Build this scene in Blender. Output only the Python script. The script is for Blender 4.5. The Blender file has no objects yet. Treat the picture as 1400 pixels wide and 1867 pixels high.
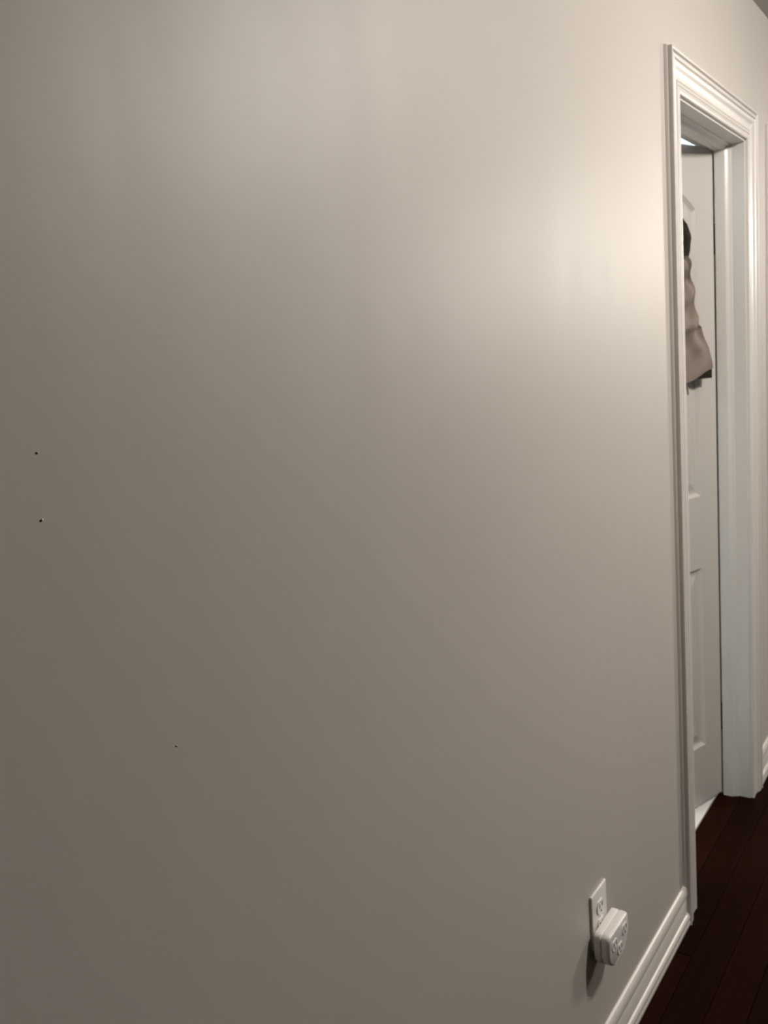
import bpy, bmesh, math, random
from mathutils import Vector, Matrix
random.seed(7)
scene = bpy.context.scene
C = scene.collection

# ------------------------------------------------------------------ camera
CAM_D, CAM_H, YAW, PITCH, ROLL, FPX = 0.6393, 1.4886, 0.9565, -0.1669, -0.0784, 1626.7
fw = Vector((math.sin(YAW)*math.cos(PITCH), math.cos(YAW)*math.cos(PITCH), math.sin(PITCH)))
r0 = Vector((math.cos(YAW), -math.sin(YAW), 0)); u0 = r0.cross(fw)
rt = math.cos(ROLL)*r0 + math.sin(ROLL)*u0
up = -math.sin(ROLL)*r0 + math.cos(ROLL)*u0
cam_d = bpy.data.cameras.new('camera'); cam = bpy.data.objects.new('camera', cam_d); C.objects.link(cam)
cam.matrix_world = Matrix(((rt.x, up.x, -fw.x, 0), (rt.y, up.y, -fw.y, -CAM_D), (rt.z, up.z, -fw.z, CAM_H), (0, 0, 0, 1)))
cam_d.sensor_fit = 'VERTICAL'; cam_d.sensor_height = 36.0; cam_d.lens = FPX*36.0/1867.0
cam_d.clip_start = 0.02
cam_d.dof.use_dof = True; cam_d.dof.focus_distance = 0.88; cam_d.dof.aperture_fstop = 13.0
scene.camera = cam

# ------------------------------------------------------------------ world, exposure, lamp strengths
w = bpy.data.worlds.new('world'); scene.world = w; w.use_nodes = True
w.node_tree.nodes['Background'].inputs[0].default_value = (0.9, 0.95, 1.0, 1)
w.node_tree.nodes['Background'].inputs[1].default_value = 0.0      # closed rooms at night
scene.view_settings.view_transform = 'Standard'; scene.view_settings.look = 'None'
scene.view_settings.gamma = 1.0; scene.view_settings.use_curve_mapping = False
scene.view_settings.exposure = 0.05
LAMP_A = (2.14, -1.22); LAMP_B = (5.2, -1.80)
LAMP_A_STRENGTH, LAMP_B_STRENGTH, BATH_STRENGTH = 154.0, 54.0, 380.0
WARM = (1.0, 0.925, 0.845); COOL = (0.80, 0.93, 1.0)

# ------------------------------------------------------------------ key dimensions (metres)
X0, X1 = 2.1042, 2.9319        # outer edges of the door casing
CW, ZC = 0.085, 2.12           # casing width, casing top
XA, XB = X0+CW+0.006, X1-CW-0.006   # inner jamb faces
ZJ = ZC-CW-0.006               # underside of the head jamb
HC = 2.437                     # ceiling
WT = 0.116                     # wall thickness
DX2 = 3.13-X0                  # offset of the next door along the wall
YO = -3.9                      # opposite wall
XN, XF = -3.2, 8.6             # ends of the hall

# ------------------------------------------------------------------ materials
def new_mat(name):
    m = bpy.data.materials.new(name); m.use_nodes = True
    nt = m.node_tree; b = nt.nodes['Principled BSDF']
    return m, nt, b
def N(nt, t, **kw):
    n = nt.nodes.new(t)
    for k, v in kw.items(): setattr(n, k, v)
    return n
def simple(name, col, rough=0.5, metal=0.0, bump=0.0, bscale=60.0, var=0.0):
    m, nt, b = new_mat(name)
    b.inputs['Roughness'].default_value = rough; b.inputs['Metallic'].default_value = metal
    tc = N(nt, 'ShaderNodeTexCoord'); no = N(nt, 'ShaderNodeTexNoise')
    no.inputs['Scale'].default_value = bscale; no.inputs['Detail'].default_value = 4
    nt.links.new(tc.outputs['Object'], no.inputs['Vector'])
    mx = N(nt, 'ShaderNodeMix', data_type='RGBA')
    mx.inputs[6].default_value = (*[c*(1-var) for c in col], 1); mx.inputs[7].default_value = (*[min(1, c*(1+var)) for c in col], 1)
    nt.links.new(no.outputs['Fac'], mx.inputs[0]); nt.links.new(mx.outputs[2], b.inputs['Base Color'])
    if bump:
        bp = N(nt, 'ShaderNodeBump'); bp.inputs['Strength'].default_value = bump; bp.inputs['Distance'].default_value = 0.001
        nt.links.new(no.outputs['Fac'], bp.inputs['Height']); nt.links.new(bp.outputs['Normal'], b.inputs['Normal'])
    return m
def emit(name, col, strength):
    m, nt, b = new_mat(name)
    b.inputs['Base Color'].default_value = (0.9, 0.9, 0.88, 1)
    b.inputs['Emission Color'].default_value = (*col, 1); b.inputs['Emission Strength'].default_value = strength
    return m

def wall_paint():
    m, nt, b = new_mat('greige_eggshell_paint')
    b.inputs['Base Color'].default_value = (0.50, 0.472, 0.435, 1)
    geo = N(nt, 'ShaderNodeNewGeometry')
    mp = N(nt, 'ShaderNodeMapping'); mp.inputs['Scale'].default_value = (9, 9, 3.0)      # vertical roller strokes
    n1 = N(nt, 'ShaderNodeTexNoise'); n1.inputs['Scale'].default_value = 1.0; n1.inputs['Detail'].default_value = 3
    nt.links.new(geo.outputs['Position'], mp.inputs['Vector']); nt.links.new(mp.outputs['Vector'], n1.inputs['Vector'])
    mr = N(nt, 'ShaderNodeMapRange'); mr.inputs['From Min'].default_value = 0.3; mr.inputs['From Max'].default_value = 0.7
    mr.inputs['To Min'].default_value = 0.455; mr.inputs['To Max'].default_value = 0.495
    nt.links.new(n1.outputs['Fac'], mr.inputs['Value']); nt.links.new(mr.outputs['Result'], b.inputs['Roughness'])
    n2 = N(nt, 'ShaderNodeTexNoise'); n2.inputs['Scale'].default_value = 260; n2.inputs['Detail'].default_value = 2
    nt.links.new(geo.outputs['Position'], n2.inputs['Vector'])
    b1 = N(nt, 'ShaderNodeBump'); b1.inputs['Strength'].default_value = 0.30; b1.inputs['Distance'].default_value = 0.0045
    nt.links.new(n1.outputs['Fac'], b1.inputs['Height'])
    b2 = N(nt, 'ShaderNodeBump'); b2.inputs['Strength'].default_value = 0.10; b2.inputs['Distance'].default_value = 0.0006
    nt.links.new(n2.outputs['Fac'], b2.inputs['Height']); nt.links.new(b1.outputs['Normal'], b2.inputs['Normal'])
    nt.links.new(b2.outputs['Normal'], b.inputs['Normal'])
    return m

def wood():
    m, nt, b = new_mat('dark_mahogany_floor')
    tc = N(nt, 'ShaderNodeTexCoord'); oi = N(nt, 'ShaderNodeObjectInfo')
    mp = N(nt, 'ShaderNodeMapping'); mp.inputs['Scale'].default_value = (2.5, 60, 60)
    ad = N(nt, 'ShaderNodeVectorMath', operation='ADD')
    cb = N(nt, 'ShaderNodeCombineXYZ'); mu = N(nt, 'ShaderNodeMath', operation='MULTIPLY'); mu.inputs[1].default_value = 37.0
    nt.links.new(oi.outputs['Random'], mu.inputs[0]); nt.links.new(mu.outputs[0], cb.inputs[0]); nt.links.new(mu.outputs[0], cb.inputs[1])
    nt.links.new(tc.outputs['Object'], mp.inputs['Vector']); nt.links.new(mp.outputs['Vector'], ad.inputs[0]); nt.links.new(cb.outputs[0], ad.inputs[1])
    no = N(nt, 'ShaderNodeTexNoise'); no.inputs['Scale'].default_value = 1.0; no.inputs['Detail'].default_value = 6
    nt.links.new(ad.outputs[0], no.inputs['Vector'])
    mx = N(nt, 'ShaderNodeMix', data_type='RGBA')
    mx.inputs[6].default_value = (0.006, 0.0010, 0.0003, 1); mx.inputs[7].default_value = (0.016, 0.0034, 0.0010, 1)
    nt.links.new(no.outputs['Fac'], mx.inputs[0])
    hs = N(nt, 'ShaderNodeHueSaturation'); mr = N(nt, 'ShaderNodeMapRange'); mr.inputs['To Min'].default_value = 0.75; mr.inputs['To Max'].default_value = 1.3
    nt.links.new(oi.outputs['Random'], mr.inputs['Value']); nt.links.new(mr.outputs['Result'], hs.inputs['Value'])
    nt.links.new(mx.outputs[2], hs.inputs['Color']); nt.links.new(hs.outputs['Color'], b.inputs['Base Color'])
    b.inputs['Roughness'].default_value = 0.5; b.inputs['Specular IOR Level'].default_value = 0.03
    bp = N(nt, 'ShaderNodeBump'); bp.inputs['Strength'].default_value = 0.15; bp.inputs['Distance'].default_value = 0.0006
    nt.links.new(no.outputs['Fac'], bp.inputs['Height']); nt.links.new(bp.outputs['Normal'], b.inputs['Normal'])
    return m

M = dict(
    wall=wall_paint(), wood=wood(),
    far_wall=simple('unseen_wall_low_bounce', (0.13, 0.118, 0.105), 0.6, bump=0.1, bscale=200),  # unseen walls, colour made dark to lower the bounced light
    ceil=simple('flat_ceiling_paint', (0.46, 0.44, 0.40), 0.9, bump=0.2, bscale=120),
    trim=simple('white_semigloss_trim', (0.645, 0.618, 0.583), 0.31, bump=0.05, bscale=40, var=0.02),
    door=simple('white_satin_door', (0.585, 0.56, 0.525), 0.45, bump=0.05, bscale=30, var=0.02),
    plastic=simple('white_plastic', (0.78, 0.76, 0.74), 0.32, var=0.01),
    plastic_dim=simple('grey_plastic', (0.50, 0.49, 0.48), 0.4, var=0.02),
    slot=simple('socket_slot_black', (0.02, 0.02, 0.02), 0.6),
    bronze=simple('dark_bronze_metal', (0.05, 0.04, 0.032), 0.45, 0.8, var=0.1),
    nickel=simple('brushed_nickel', (0.55, 0.53, 0.50), 0.3, 1.0, var=0.05),
    cloth=simple('beige_cloth', (0.20, 0.163, 0.136), 0.9, bump=0.5, bscale=220, var=0.10),
    dark_cloth=simple('dark_brown_cloth', (0.020, 0.0155, 0.011), 0.95, bump=0.5, bscale=220, var=0.15),
    tile=simple('white_glazed_tile', (0.80, 0.79, 0.77), 0.25, var=0.03, bscale=9),
    grout=simple('pale_grout', (0.55, 0.54, 0.52), 0.9),
    bath=simple('pale_bathroom_paint', (0.72, 0.74, 0.74), 0.6),
    underlay=simple('dark_subfloor', (0.006, 0.003, 0.002), 0.9),
    hole=simple('nail_hole_dark', (0.015, 0.012, 0.010), 0.9),
    chip=simple('chipped_plaster', (0.88, 0.86, 0.82), 0.6),
    globe_a=emit('warm_opal_glass', WARM, LAMP_A_STRENGTH),
    globe_b=emit('warm_opal_glass_bright', WARM, LAMP_B_STRENGTH),
    globe_c=emit('cool_opal_glass', COOL, BATH_STRENGTH),
)

M['dark_cloth'].node_tree.nodes['Principled BSDF'].inputs['Specular IOR Level'].default_value = 0.1

# ------------------------------------------------------------------ helpers
def tag(o, label=None, cat=None, group=None, kind=None):
    if label: o['label'] = label
    if cat: o['category'] = cat
    if group: o['group'] = group
    if kind: o['kind'] = kind
    return o
def obj(name, bm, mat, parent=None, loc=None, smooth=False):
    bmesh.ops.recalc_face_normals(bm, faces=bm.faces[:])
    me = bpy.data.meshes.new(name); bm.to_mesh(me); bm.free()
    if mat: me.materials.append(M[mat])
    if smooth:
        for p in me.polygons: p.use_smooth = True
    o = bpy.data.objects.new(name, me); C.objects.link(o)
    if parent: o.parent = parent
    if loc: o.location = loc
    return o
def empty(name, loc=(0, 0, 0)):
    o = bpy.data.objects.new(name, None); C.objects.link(o); o.location = loc; o.empty_display_size = 0.05
    return o
def smooth_by_angle(o, deg=35):
    me = o.data
    for p in me.polygons: p.use_smooth = True
    bm = bmesh.new(); bm.from_mesh(me)
    for e in bm.edges:
        if len(e.link_faces) == 2 and e.calc_face_angle(0) > math.radians(deg): e.smooth = False
    bm.to_mesh(me); bm.free()
def box(bm, x0, x1, y0, y1, z0, z1):
    v = [bm.verts.new(c) for c in ((x0,y0,z0),(x1,y0,z0),(x1,y1,z0),(x0,y1,z0),(x0,y0,z1),(x1,y0,z1),(x1,y1,z1),(x0,y1,z1))]
    for f in ((0,3,2,1),(4,5,6,7),(0,1,5,4),(1,2,6,5),(2,3,7,6),(3,0,4,7)): bm.faces.new([v[i] for i in f])
    return v
def bevbox(x0, x1, y0, y1, z0, z1, bev, seg=2):
    bm = bmesh.new(); box(bm, x0, x1, y0, y1, z0, z1)
    bmesh.ops.bevel(bm, geom=bm.edges[:], offset=bev, segments=seg, affect='EDGES', profile=0.5)
    return bm
def prism(bm, rings, cap=True):
    """rings: list of equally long vertex lists; joins neighbours and caps the ends"""
    R = [[bm.verts.new(p) for p in r] for r in rings]
    n = len(R[0])
    for a, b in zip(R, R[1:]):
        for i in range(n): bm.faces.new((a[i], a[(i+1) % n], b[(i+1) % n], b[i]))
    if cap:
        bm.faces.new(R[0][::-1]); bm.faces.new(R[-1])
def lathe(bm, prof, n=32, axis='z', center=(0, 0, 0)):
    rings = []
    for r, h in prof:
        ring = []
        for i in range(n):
            a = 2*math.pi*i/n
            if axis == 'z': p = (r*math.cos(a), r*math.sin(a), h)
            elif axis == 'y': p = (r*math.cos(a), h, r*math.sin(a))
            else: p = (h, r*math.cos(a), r*math.sin(a))
            ring.append(tuple(p[k]+center[k] for k in range(3)))
        rings.append(ring)
    prism(bm, rings)

# ------------------------------------------------------------------ the setting: walls, ceiling
def wall_with_doors():
    bm = bmesh.new()
    ja, jb = XA-0.019, XB+0.019; zt = ZJ+0.019
    cuts = [(ja, jb), (ja+DX2, jb+DX2)]
    x = XN
    for a, b in cuts:
        box(bm, x, a, 0, WT, 0, HC); box(bm, a, b, 0, WT, zt, HC); x = b
    box(bm, x, XF, 0, WT, 0, HC)
    bmesh.ops.remove_doubles(bm, verts=bm.verts[:], dist=1e-5)
    return bm
tag(obj('wall_left', wall_with_doors(), 'wall'), 'long greige painted hallway wall with a white-cased doorway', 'wall', kind='structure')
def slab(name, dims, mat, label, cat):
    bm = bmesh.new(); box(bm, *dims)
    return tag(obj(name, bm, mat), label, cat, kind='structure')
slab('wall_right', (XN, XF, YO-0.1, YO, 0, HC), 'far_wall', 'unseen wall on the opposite side of the hallway, darkened to cut bounced light', 'wall')
slab('wall_near', (XN-0.1, XN, YO-0.1, WT, 0, HC), 'far_wall', 'unseen end wall of the hallway behind the camera, darkened to cut bounced light', 'wall')
slab('wall_far', (XF, XF+0.1, YO-0.1, WT, 0, HC), 'far_wall', 'unseen end wall at the far end of the hallway, darkened to cut bounced light', 'wall')
slab('ceiling', (XN-0.1, XF+0.1, YO-0.1, WT, HC, HC+0.1), 'ceil', 'dull flat painted ceiling of the hallway', 'ceiling')
# bathroom behind the ajar door
BX0, BX1, BY = 0.95, 3.00, 2.2
slab('wall_bathroom_left', (BX0-0.1, BX0, WT, BY, 0, HC), 'bath', 'pale bathroom wall left of the ajar door', 'wall')
slab('wall_bathroom_right', (BX1, BX1+0.1, WT, BY, 0, HC), 'bath', 'pale bathroom wall right of the ajar door', 'wall')
slab('wall_bathroom_back', (BX0-0.1, BX1+0.1, BY, BY+0.1, 0, HC), 'bath', 'pale back wall of the bathroom behind the ajar door', 'wall')
slab('ceiling_bathroom', (BX0-0.1, BX1+0.1, WT, BY+0.1, HC, HC+0.1), 'bath', 'pale ceiling of the bathroom behind the ajar door', 'ceiling')

# floors -------------------------------------------------------------
YB = 0.100                      # where the dark boards stop and the pale bathroom tiles begin
floor = slab('floor', (XN, XF, YO, YB, -0.06, -0.013), 'underlay', 'dark mahogany plank floor running along the hallway', 'floor')
PITCH_Y = 0.0815
def plank_mesh(L, W):
    g = 0.0008
    bm = bmesh.new(); box(bm, g, L-g, g, W-g, -0.013, 0)
    top = [e for e in bm.edges if all(abs(v.co.z) < 1e-6 for v in e.verts)]
    bmesh.ops.bevel(bm, geom=top, offset=0.0012, segments=1, affect='EDGES')
    bmesh.ops.recalc_face_normals(bm, faces=bm.faces[:])
    me = bpy.data.meshes.new('plank'); bm.to_mesh(me); bm.free(); me.materials.append(M['wood'])
    return me
lens = [1.7, 2.0, 2.3, 2.6]
pm = {L: plank_mesh(L, PITCH_Y) for L in lens}
def put_plank(x, y, me):
    o = bpy.data.objects.new('plank', me); C.objects.link(o); o.parent = floor; o.location = (x, y, 0)
# rows from the doorway out; boards under the wall itself are only laid in the doorway
y = 0.030; rows = []
while y > YO-PITCH_Y:
    rows.append(y-PITCH_Y); y -= PITCH_Y
door_me = plank_mesh(XB-XA+0.02, YB-0.030)
o = bpy.data.objects.new('plank', door_me); C.objects.link(o); o.parent = floor; o.location = (XA-0.01, 0.030, 0)
for k, yy in enumerate(rows):
    if yy < YO: break
    x = XN + random.uniform(0.1, 1.6)
    first = x-XN
    if first > 0.05: put_plank(XN, yy, plank_mesh(first, PITCH_Y))
    while x < XF-0.02:
        L = random.choice(lens)
        if x+L > XF: me = plank_mesh(XF-x, PITCH_Y)
        else: me = pm[L]
        put_plank(x, yy, me); x += L
bf = slab('floor_bathroom', (BX0, BX1, YB, BY, -0.06, -0.010), 'grout', 'pale tiled bathroom floor showing under the ajar door', 'floor')
bm = bevbox(0, 0.296, 0, 0.296, -0.010, 0.0, 0.0012, 1)
tme = bpy.data.meshes.new('tile'); bm.to_mesh(tme); bm.free(); tme.materials.append(M['tile'])
for i in range(6):
    for j in range(7):
        o = bpy.data.objects.new('tile', tme); C.objects.link(o); o.parent = bf; o.location = (1.02+i*0.30+0.002, YB+0.003+j*0.30, 0)

# baseboards ---------------------------------------------------------
BASE = [(0, 0), (0.0140, 0), (0.0160, 0.003), (0.0166, 0.008), (0.0160, 0.0135), (0.0146, 0.0160), (0.0146, 0.0170), (0.0160, 0.0195), (0.0164, 0.0245), (0.0154, 0.0295), (0.0128, 0.0335), (0.0088, 0.0352),
        (0.0076, 0.0772), (0.0068, 0.0784), (0.0090, 0.0788), (0.0105, 0.0825), (0.0108, 0.0890), (0.0098, 0.0965), (0.0074, 0.1030), (0.0040, 0.1070), (0, 0.1085)]
def baseboard(name, x0, x1, label, y=0, sgn=-1, mat='trim'):
    bm = bmesh.new()
    prism(bm, [[(x, y+sgn*t, z) for t, z in BASE] for x in (x0, x1)])
    o = tag(obj(name, bm, mat), label, 'baseboard', kind='structure'); smooth_by_angle(o, 40); return o
baseboard('baseboard_left', XN, X0-0.001, 'moulded white baseboard below the outlet, left of the doorway')
baseboard('baseboard_middle', X1+0.001, X0+DX2-0.001, 'short white baseboard between the two door casings')
baseboard('baseboard_far', X1+DX2+0.001, XF, 'white baseboard beyond the second door casing')
baseboard('baseboard_right', XN, XF, 'white baseboard along the opposite hallway wall', y=YO, sgn=1)

# door casings -------------------------------------------------------
# (width from the outer edge, thickness off the wall)
CAS = [(-0.0035, 0), (-0.0025, 0.006), (0.0, 0.0085), (0.0, 0.0165)]
def bead(a, b, base, top, n=6):                 # a rounded bead between widths a and b
    return [(a+(b-a)*i/n, base+(top-base)*math.sin(math.pi*i/n)**0.7 if 0 < i < n else base) for i in range(n+1)]
CAS += [(0.0008, 0.0182), (0.0030, 0.0192), (0.0058, 0.0186), (0.0074, 0.0168), (0.0078, 0.0122)]
CAS += [(0.0140, 0.0116)]+bead(0.0145, 0.0222, 0.0120, 0.0172)[1:]+[(0.0232, 0.0118), (0.0240, 0.0145), (0.0262, 0.0160), (0.0295, 0.0155), (0.0340, 0.0130), (0.0385, 0.0106)]
CAS += [(0.0400, 0.0098), (0.0590, 0.0086), (0.0595, 0.0070), (0.0606, 0.0070), (0.0612, 0.0092), (0.0680, 0.0090), (0.0685, 0.0074), (0.0698, 0.0074)]+bead(0.0704, 0.0848, 0.0078, 0.0104)[1:]+[(0.085, 0.006), (0.085, 0)]
def casing(name, dx, label):
    root = tag(empty(name, (0.5*(X0+X1)+dx, 0, 0)), label, 'door casing', kind='structure')
    ox = 0.5*(X0+X1)
    def L(p): return (p[0]-ox, p[1], p[2])
    bm = bmesh.new()
    prism(bm, [[L((X0+a, -t, 0)) for a, t in CAS], [L((X0+a, -t, ZC-a)) for a, t in CAS]])
    smooth_by_angle(obj('casing_side', bm, 'trim', root), 38)
    bm = bmesh.new()
    prism(bm, [[L((X1-a, -t, 0)) for a, t in CAS], [L((X1-a, -t, ZC-a)) for a, t in CAS]])
    smooth_by_angle(obj('casing_side', bm, 'trim', root), 38)
    bm = bmesh.new()
    prism(bm, [[L((X0+a, -t, ZC-a)) for a, t in CAS], [L((X1-a, -t, ZC-a)) for a, t in CAS]])
    smooth_by_angle(obj('casing_head', bm, 'trim', root), 38)
    return root
casing('trim_1', 0, 'moulded white casing framing the doorway with the ajar door')
casing('trim_2', DX2, 'white casing of the next door at the right edge of the photo')

STOP = [(0, 0.036), (0.002, 0.037), (0.0045, 0.044), (0.0075, 0.048), (0.0112, 0.052), (0.0125, 0.055), (0.0125, 0.0815), (0, 0.0815)]   # (off the jamb, y)
def jamb(name, dx, label):
    root = tag(empty(name, (0.5*(XA+XB)+dx, 0, 0)), label, 'door jamb', kind='structure')
    ox = 0.5*(XA+XB)
    for s, xx in ((1, XA), (-1, XB)):
        bm = bmesh.new(); box(bm, min(xx-ox, xx-ox-s*0.019), max(xx-ox, xx-ox-s*0.019), -0.0005, WT, 0, ZJ+0.019)
        bmesh.ops.bevel(bm, geom=bm.edges[:], offset=0.0012, segments=1, affect='EDGES')
        obj('jamb_side', bm, 'trim', root)
        bm = bmesh.new(); prism(bm, [[(xx-ox+s*a, yy, z) for a, yy in STOP] for z in (0.0, ZJ)])
        smooth_by_angle(obj('door_stop', bm, 'trim', root), 38)
    bm = bmesh.new(); box(bm, XA-ox, XB-ox, -0.0005, WT, ZJ, ZJ+0.019)
    obj('jamb_head', bm, 'trim', root)
    bm = bmesh.new(); prism(bm, [[(x, yy, ZJ-a) for a, yy in STOP] for x in (XA-ox+0.0115, XB-ox-0.0115)])
    smooth_by_angle(obj('door_stop', bm, 'trim', root), 38)
    return root
jamb('trim_3', 0, 'white jamb and stop lining the doorway with the ajar door')
jamb('trim_4', DX2, 'white jamb and stop lining the second doorway')

# doors --------------------------------------------------------------
DW, DH, DT = XB-XA-0.007, ZJ-0.003-0.012, 0.035
def offset(pts, d):
    out = []; n = len(pts)
    for i in range(n):
        a, b, c = Vector(pts[i-1]), Vector(pts[i]), Vector(pts[(i+1) % n])
        e1 = (b-a).normalized(); e2 = (c-b).normalized()
        n1 = Vector((-e1.y, e1.x)); n2 = Vector((-e2.y, e2.x))
        m = (n1+n2).normalized(); k = d/max(0.3, m.dot(n1)); out.append((b.x+m.x*k, b.y+m.y*k))
    return out
SL, SR = 0.090, DW-0.090
def arch(n=20):
    pts = [(SL, 1.010), (SR, 1.010), (SR, 1.850)]
    mid, half = 0.5*(SL+SR), 0.5*(SR-SL)
    for i in range(1, n):
        s = SR-(SR-SL)*i/n; pts.append((s, 1.850+0.085*(1-((s-mid)/half)**2)))
    pts.append((SL, 1.850)); return pts
PANELS = [arch(), [(SL, 0.205), (SR, 0.205), (SR, 0.785), (SL, 0.785)]]
RINGS = [(0.0, 0.0), (0.004, 0.0035), (0.010, 0.0085), (0.016, 0.0095), (0.022, 0.0090), (0.044, 0.0030), (0.047, 0.0026)]
def make_door(name, pivot, ang, label, zb=0.012):
    """local x: from the hinge edge to the free edge; local y = 0 at the hinge-side (inner) face, DT towards the hall; z from the floor"""
    def P(s, n, z): return (-s, -n, z)
    bm = bmesh.new()
    for face_n, sg in ((DT, 1), (0.0, -1)):
        loops = [[(0.003, zb), (DW, zb), (DW, zb+DH), (0.003, zb+DH)]]+PANELS
        edges = []
        for lp in loops:
            vs = [bm.verts.new(P(s, face_n, z)) for s, z in lp]
            for i in range(len(vs)): edges.append(bm.edges.new((vs[i], vs[(i+1) % len(vs)])))
        bmesh.ops.triangle_fill(bm, edges=edges, use_beauty=True)
        for lp in PANELS:                                   # the sticking around each panel
            rr = [[P(s, face_n-sg*d, z) for s, z in offset(lp, o_)] for o_, d in RINGS[:4]]
            prism(bm, rr, cap=False)
    o4 = [(0.003, zb), (DW, zb), (DW, zb+DH), (0.003, zb+DH)]
    prism(bm, [[P(s, 0.0, z) for s, z in o4], [P(s, DT, z) for s, z in o4]], cap=False)
    bmesh.ops.remove_doubles(bm, verts=bm.verts[:], dist=1e-5)
    d = tag(obj(name, bm, 'door'), label, 'door', kind='structure')
    d.location = pivot; d.rotation_euler = (0, 0, -ang)
    for lp in PANELS:
        bm = bmesh.new()
        mid = [P(s, n, z) for n in (DT,) for s, z in lp]
        front = [[P(s, DT-dd, z) for s, z in offset(lp, o_)] for o_, dd in RINGS[3:]]
        back = [[P(s, dd, z) for s, z in offset(lp, o_)] for o_, dd in RINGS[3:]]
        prism(bm, back[::-1]+front)
        obj('door_panel', bm, 'door', d)
    for zh in (0.27, 1.77):                           # hinges: two dark leaves in the gap and a knuckle
        bm = bmesh.new(); box(bm, 0.0005, 0.0030, -0.033, -0.002, zh-0.045, zh+0.045)
        for v in bm.verts: v.co.x = -v.co.x
        h = obj('hinge', bm, 'bronze', d)
        bm = bmesh.new(); lathe(bm, [(0.0045, zh-0.047), (0.006, zh-0.045), (0.006, zh+0.045), (0.0045, zh+0.047)], 14, center=(0, 0.002, 0))
        obj('hinge_pin', bm, 'bronze', h)
    for sg, yf in ((-1, -DT), (1, 0.0)):                    # door knob on both faces
        bm = bmesh.new()
        lathe(bm, [(0.031, 0), (0.031, sg*0.004), (0.026, sg*0.008), (0.012, sg*0.010), (0.010, sg*0.028), (0.018, sg*0.034), (0.026, sg*0.044), (0.0275, sg*0.054), (0.022, sg*0.063), (0.010, sg*0.067)], 24, 'y', (-(DW-0.06), yf, 0.925))
        smooth_by_angle(obj('knob', bm, 'nickel', d), 40)
    return d
ANG = math.radians(18)
PIV = (XB, 0.119, 0)
door1 = make_door('door_1', PIV, ANG, 'white panelled door standing ajar with a garment hung on it')
door2 = make_door('door_2', (XB+DX2, 0.119, 0), 0.0, 'closed white panelled door in the next doorway')
# leaf screwed to the jamb, seen in the gap
for zh in (0.27, 1.77):
    bm = bmesh.new(); box(bm, XB-0.0022, XB-0.0002, 0.083, 0.114, zh-0.045, zh+0.045)
    for v in bm.verts: v.co.x -= 0.5*(XA+XB)
    obj('hinge_leaf', bm, 'bronze', bpy.data.objects['trim_3'])

# ------------------------------------------------------------------ garment hung on the ajar door
dm = Matrix.Translation(PIV) @ Matrix.Rotation(-ANG, 4, 'Z')
def DP(s, n, z): return dm @ Vector((-s, -n, z))
hook_s, hook_z = 0.305, 1.815
hk = tag(empty('coat_hook', DP(hook_s, DT, hook_z)), 'small metal hook on the ajar door holding the hanging garment', 'hook')
hk.rotation_euler = (0, 0, -ANG)
bm = bevbox(-0.011, 0.011, -0.004, 0.0, -0.03, 0.03, 0.0015); obj('back_plate', bm, 'nickel', hk)
def tube(bm, pts, r, n=10):
    rings = []
    for i, p in enumerate(pts):
        a = Vector(pts[max(0, i-1)]); b = Vector(pts[min(len(pts)-1, i+1)]); t = (b-a).normalized()
        s = t.orthogonal().normalized() if abs(t.x) > 0.9 else Vector((1, 0, 0)); q = t.cross(s).normalized(); s = q.cross(t)
        rr = r if not isinstance(r, (list, tuple)) else r[i]
        rings.append([tuple(Vector(p)+rr*(math.cos(2*math.pi*k/n)*s+math.sin(2*math.pi*k/n)*q)) for k in range(n)])
    prism(bm, rings)
bm = bmesh.new(); tube(bm, [(0, -0.003, -0.012), (0, -0.02, -0.016), (0, -0.034, -0.010), (0, -0.040, 0.004), (0, -0.039, 0.018)], [0.004, 0.004, 0.004, 0.004, 0.005])
smooth_by_angle(obj('hook_arm', bm, 'nickel', hk), 50)

gm = tag(empty('hanging_garment', DP(hook_s, DT, 1.36)), 'crumpled beige garment with dark collar and lining, hanging on the ajar door', 'garment')
gm.rotation_euler = (0, 0, -ANG)
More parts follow.
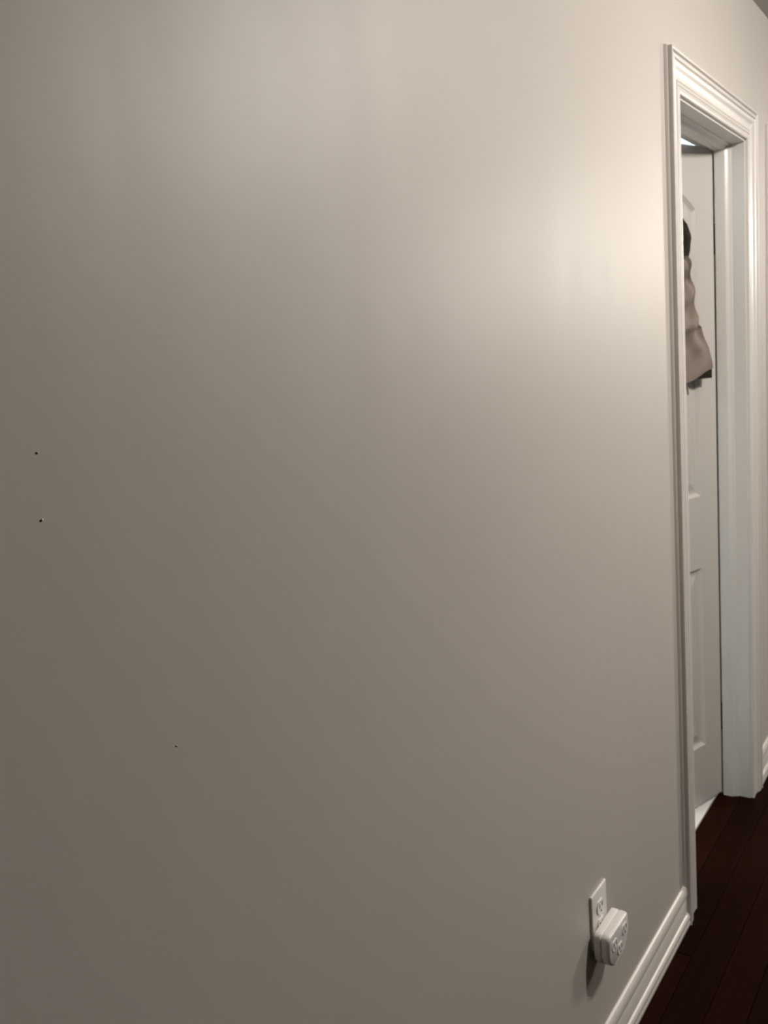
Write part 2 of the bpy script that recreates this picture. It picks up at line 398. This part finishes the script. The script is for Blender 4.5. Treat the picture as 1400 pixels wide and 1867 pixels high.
# silhouettes: z, right-hand (hinge side) edge s, left-hand edge s, depth
def cloth_loft(prof, mat, name, seed, fold=0.010, n=72, parent=gm, n0=0.004):
    rnd = random.Random(seed); ph = [rnd.uniform(0, 6.28) for _ in range(8)]
    rings = []
    K = len(prof); sub = 7
    dense = []
    for i in range(K-1):
        for j in range(sub):
            t = j/sub; dense.append(tuple(prof[i][k]*(1-t)+prof[i+1][k]*t for k in range(len(prof[0]))))
    dense.append(prof[-1])
    for ri, (z, sr, sl, dp, slope) in enumerate(dense):
        ring = []; c, hw = 0.5*(sr+sl), 0.5*(sl-sr)
        for i in range(n):
            a = 2*math.pi*i/n
            ca, sa = math.cos(a), math.sin(a)
            xx = math.copysign(abs(ca)**0.75, ca); yy = math.copysign(abs(sa)**0.8, sa)
            s = c+hw*xx
            f = (0.5+0.5*math.sin(5.2*xx+ph[0]+9*z) * math.cos(3.1*xx+ph[1]-13*z))
            f2 = math.sin(11*xx+ph[2]+22*z+2*math.sin(30*z+ph[3]))
            f3 = math.sin(78*z+ph[4]+3*xx)*(1 if z > 1.50 else 0.35)                     # crosswise creases
            nn = n0+dp*(0.5+0.5*yy)
            fa = 0.35+0.65*max(0, min(1, (z-1.34)/0.16))
            if yy > 0: nn += fa*(fold*(f-0.5)+fold*0.45*f2+fold*0.55*f3)*min(1, 1.6*yy)
            nn += max(0, 0.5*(0.030-dp)) if z < 1.5 else 0
            s += 0.18*fold*fa*f2*(1 if yy > 0 else 0.3)
            zz = z+slope*(s-c)
            ring.append((-(s-hook_s), -max(0.002, nn), zz-1.36))
        rings.append(ring)
    bm = bmesh.new(); prism(bm, rings)
    o = obj(name, bm, mat, parent); smooth_by_angle(o, 70)
    return o
# z, sr, sl, depth, slope (hem tilts down away from the hinge)
cloth_loft([(1.712, 0.208, 0.345, 0.030, 0), (1.690, 0.199, 0.36, 0.032, 0), (1.655, 0.186, 0.38, 0.034, 0), (1.63, 0.176, 0.40, 0.034, 0), (1.575, 0.167, 0.41, 0.036, 0), (1.525, 0.154, 0.42, 0.036, 0.0),
            (1.512, 0.138, 0.425, 0.036, -0.02), (1.465, 0.119, 0.44, 0.030, -0.10), (1.425, 0.098, 0.46, 0.022, -0.17), (1.364, 0.0790, 0.47, 0.014, -0.22), (1.346, 0.0760, 0.47, 0.010, -0.25)], 'cloth', 'garment_body', 3, fold=0.016, n0=0.024)
cloth_loft([(1.836, 0.285, 0.33, 0.008, 0), (1.822, 0.214, 0.345, 0.024, 0), (1.800, 0.194, 0.35, 0.032, 0), (1.762, 0.180, 0.365, 0.034, 0), (1.730, 0.182, 0.37, 0.034, 0), (1.706, 0.194, 0.365, 0.032, 0), (1.676, 0.206, 0.35, 0.026, 0)], 'dark_cloth', 'collar', 5, 0.006, n0=0.022)
# white loop the garment hangs from
bm = bmesh.new()
tube(bm, [(-(s_-hook_s), -n_, z_-1.36) for s_, n_, z_ in ((0.222, 0.030, 1.800), (0.208, 0.036, 1.826), (0.216, 0.038, 1.842), (0.250, 0.036, 1.850), (0.290, 0.034, 1.836), (0.305, 0.032, 1.818))], 0.0035, 8)
obj('hanging_loop', bm, 'trim', gm)
# lining flap that shows below the hem on the hinge side
bm = bmesh.new()
fl = [(0.078, 1.400), (0.0795, 1.3655), (0.140, 1.3665), (0.18, 1.385), (0.18, 1.41)]
prism(bm, [[(-(s-hook_s), -n_, z-1.36) for s, z in fl] for n_ in (0.032, 0.037)])
obj('lining', bm, 'dark_cloth', gm)
bm = bmesh.new()
tube(bm, [(-(0.214-hook_s), -0.036, 1.372-1.36), (-(0.211-hook_s), -0.039, 1.352-1.36), (-(0.204-hook_s), -0.038, 1.338-1.36), (-(0.199-hook_s), -0.036, 1.326-1.36)], 0.0022, 8)
obj('drawstring', bm, 'cloth', gm)

# ------------------------------------------------------------------ outlet and plug-in adapter
ox_, oz_ = 1.536, 0.367
out = tag(empty('wall_outlet', (ox_, 0, oz_)), 'white duplex outlet on the wall behind the plugged-in adapter', 'outlet')
bm = bevbox(-0.038, 0.038, -0.0058, 0, -0.058, 0.058, 0.0018, 2); smooth_by_angle(obj('cover_plate', bm, 'plastic', out), 50)
def stadium(r, h, n=20):
    pts = []
    for i in range(n):
        a = 2*math.pi*i/n; x = r*math.cos(a); z = r*math.sin(a); pts.append((x, max(-h, min(h, z))))
    return pts
for zc in (0.0195, -0.0195):
    bm = bmesh.new(); st = stadium(0.0172, 0.0140)
    prism(bm, [[(x, -0.0056, z+zc) for x, z in st], [(x, -0.0078, z+zc) for x, z in st], [(x*0.95, -0.0084, z*0.95+zc) for x, z in st]])
    rc = obj('receptacle', bm, 'plastic', out)
    for sx, hh in ((-0.0063, 0.0042), (0.0063, 0.0034)):
        bm = bmesh.new(); box(bm, sx-0.0011, sx+0.0011, -0.0089, -0.0080, zc+0.003-hh, zc+0.003+hh); obj('slot', bm, 'slot', rc)
    bm = bmesh.new(); lathe(bm, [(0.0024, -0.0080), (0.0024, -0.0089)], 12, 'y', (0, 0, zc-0.0085)); obj('ground_hole', bm, 'slot', rc)
bm = bmesh.new(); lathe(bm, [(0.0034, -0.0056), (0.0034, -0.0066), (0.0022, -0.0074)], 14, 'y'); obj('screw', bm, 'plastic', out)

ad = tag(empty('plug_adapter', (1.540, 0, 0.322)), 'bulky white multi-socket adapter plugged into the wall outlet', 'adapter')
def rounded(pts, r, seg=5):
    out_ = []; n = len(pts)
    for i in range(n):
        a, b, c = Vector(pts[i-1]), Vector(pts[i]), Vector(pts[(i+1) % n])
        d1 = (a-b).normalized(); d2 = (c-b).normalized(); rr = min(r, 0.45*(a-b).length, 0.45*(c-b).length)
        p1, p2 = b+d1*rr, b+d2*rr
        for k in range(seg+1):
            t = k/seg; q = p1*(1-t)**2+b*2*t*(1-t)+p2*t**2; out_.append((q.x, q.y))
    return out_
OUTL = rounded([(-0.053, 0.034), (0.053, 0.034), (0.054, -0.004), (0.034, -0.036), (-0.030, -0.043), (-0.053, -0.022)], 0.012, 5)
def ring(sc, y, dz=0): return [(x*sc, y, z*sc+dz) for x, z in OUTL]
bm = bmesh.new(); prism(bm, [ring(0.93, -0.0095), ring(0.985, -0.0110), ring(1.0, -0.0145), ring(1.0, -0.0232), ring(0.965, -0.0250)])
smooth_by_angle(obj('back_shell', bm, 'plastic', ad), 40)
bm = bmesh.new(); prism(bm, [ring(0.955, -0.0248), ring(0.995, -0.0275), ring(0.995, -0.0370), ring(0.97, -0.0410), ring(0.92, -0.0430)])
fc = obj('front_shell', bm, 'plastic', ad); smooth_by_angle(fc, 40)
for cx, cz, ang in ((0.028, 0.008, 0), (-0.028, 0.006, 0), (0.0, -0.018, 0)):
    bm = bmesh.new(); st = stadium(0.0140, 0.0112)
    prism(bm, [[(x+cx, -0.0425, z+cz) for x, z in st], [(x+cx, -0.0438, z+cz) for x, z in st], [(x*0.93+cx, -0.0444, z*0.93+cz) for x, z in st]])
    f = obj('socket_face', bm, 'plastic', fc)
    for sx in (-0.006, 0.006):
        bm = bmesh.new(); box(bm, cx+sx-0.001, cx+sx+0.001, -0.0449, -0.0440, cz-0.001, cz+0.007); obj('slot', bm, 'slot', f)
    bm = bmesh.new(); lathe(bm, [(0.0022, -0.0440), (0.0022, -0.0449)], 12, 'y', (cx, 0, cz-0.007)); obj('ground_hole', bm, 'slot', f)
for sx in (-0.0063, 0.0063):
    bm = bmesh.new(); box(bm, -0.004+sx-0.0008, -0.004+sx+0.0008, -0.0115, -0.0050, 0.0285-0.003, 0.0285+0.003); obj('prong', bm, 'nickel', ad)

# ------------------------------------------------------------------ small blemishes on the wall
def nail_hole(x, z, r, label, tilt):
    root = tag(empty('nail_hole', (x, 0, z)), label, 'nail hole')
    root.rotation_euler = (0, tilt, 0)
    bm = bmesh.new(); lathe(bm, [(r*1.0, 0.0002), (r*1.0, -0.0001), (r*0.85, -0.0003)], 14, 'y'); obj('hole', bm, 'hole', root)
    bm = bmesh.new()
    lathe(bm, [(r*0.2, 0.0), (r*1.0, -0.0002), (r*0.9, -0.0008), (r*0.5, -0.0012), (r*0.1, -0.0013)], 12, 'y', (r*1.35, 0, r*0.5)); obj('raised_rim', bm, 'chip', root)
nail_hole(0.4291, 1.4376, 0.0009, 'upper of two tiny nail holes at the left edge of the wall', 0.4)
nail_hole(0.4243, 1.3828, 0.0010, 'lower of two tiny nail holes at the left edge of the wall', -0.2)
bm = bmesh.new(); tube(bm, [(-0.0016, -0.0002, 0.0012), (0, -0.0004, 0), (0.0016, -0.0002, -0.0008)], [0.0002, 0.0005, 0.0002], 8)
tag(obj('wall_nick', bm, 'wall', loc=(0.534, 0, 1.1431)), 'faint small nick in the lower left of the plain wall', 'nick')

# ------------------------------------------------------------------ lamps
cl = tag(empty('ceiling_light', (*LAMP_A, HC)), 'round opal dome light flush on the hallway ceiling', 'ceiling light')
bm = bmesh.new(); lathe(bm, [(0.150, 0), (0.156, -0.006), (0.156, -0.034), (0.150, -0.040), (0.120, -0.040)], 48); smooth_by_angle(obj('lamp_base', bm, 'nickel', cl), 40)
prof = [(0.140*math.cos(a), -0.0405-0.140*math.sin(a)) for a in [math.radians(i*87/12) for i in range(13)]]
bm = bmesh.new(); lathe(bm, prof, 40); smooth_by_angle(obj('glass_dome', bm, 'globe_a', cl), 60)
pl = tag(empty('pendant_lamp', (*LAMP_B, HC)), 'drum-shaped opal pendant lamp hanging in the open area past the doors', 'pendant lamp')
bm = bmesh.new(); lathe(bm, [(0.060, 0), (0.062, -0.012), (0.055, -0.020), (0.006, -0.022), (0.006, -0.215)], 32); smooth_by_angle(obj('canopy', bm, 'nickel', pl), 40)
DTOP, DBOT = -0.22, -0.60
bm = bmesh.new(); lathe(bm, [(0.02, DTOP), (0.258, DTOP), (0.261, DTOP-0.004), (0.261, DTOP-0.014), (0.02, DTOP-0.014)], 48); smooth_by_angle(obj('top_plate', bm, 'nickel', pl), 40)
bm = bmesh.new(); lathe(bm, [(0.248, DTOP-0.0145), (0.250, DTOP-0.025), (0.250, DBOT+0.015), (0.242, DBOT+0.004), (0.220, DBOT), (0.02, DBOT-0.002)], 48); smooth_by_angle(obj('drum_shade', bm, 'globe_b', pl), 40)
vl = tag(empty('vanity_light', (BX0, 1.25, 2.0)), 'cool white vanity light bar on the bathroom wall', 'vanity light')
bm = bevbox(0, 0.025, -0.28, 0.28, -0.05, 0.05, 0.006); obj('back_plate', bm, 'nickel', vl)
for k in (-0.19, 0.0, 0.19):
    bm = bmesh.new(); lathe(bm, [(0.022, 0.024), (0.022, 0.05)], 16, 'x', (0, k, 0)); h = obj('lamp_holder', bm, 'nickel', vl)
    bm = bmesh.new(); lathe(bm, [(0.024, 0.05), (0.045, 0.062), (0.055, 0.09), (0.048, 0.122), (0.026, 0.142), (0.006, 0.148)], 20, 'x', (0, k, 0)); smooth_by_angle(obj('globe', bm, 'globe_c', h), 60)
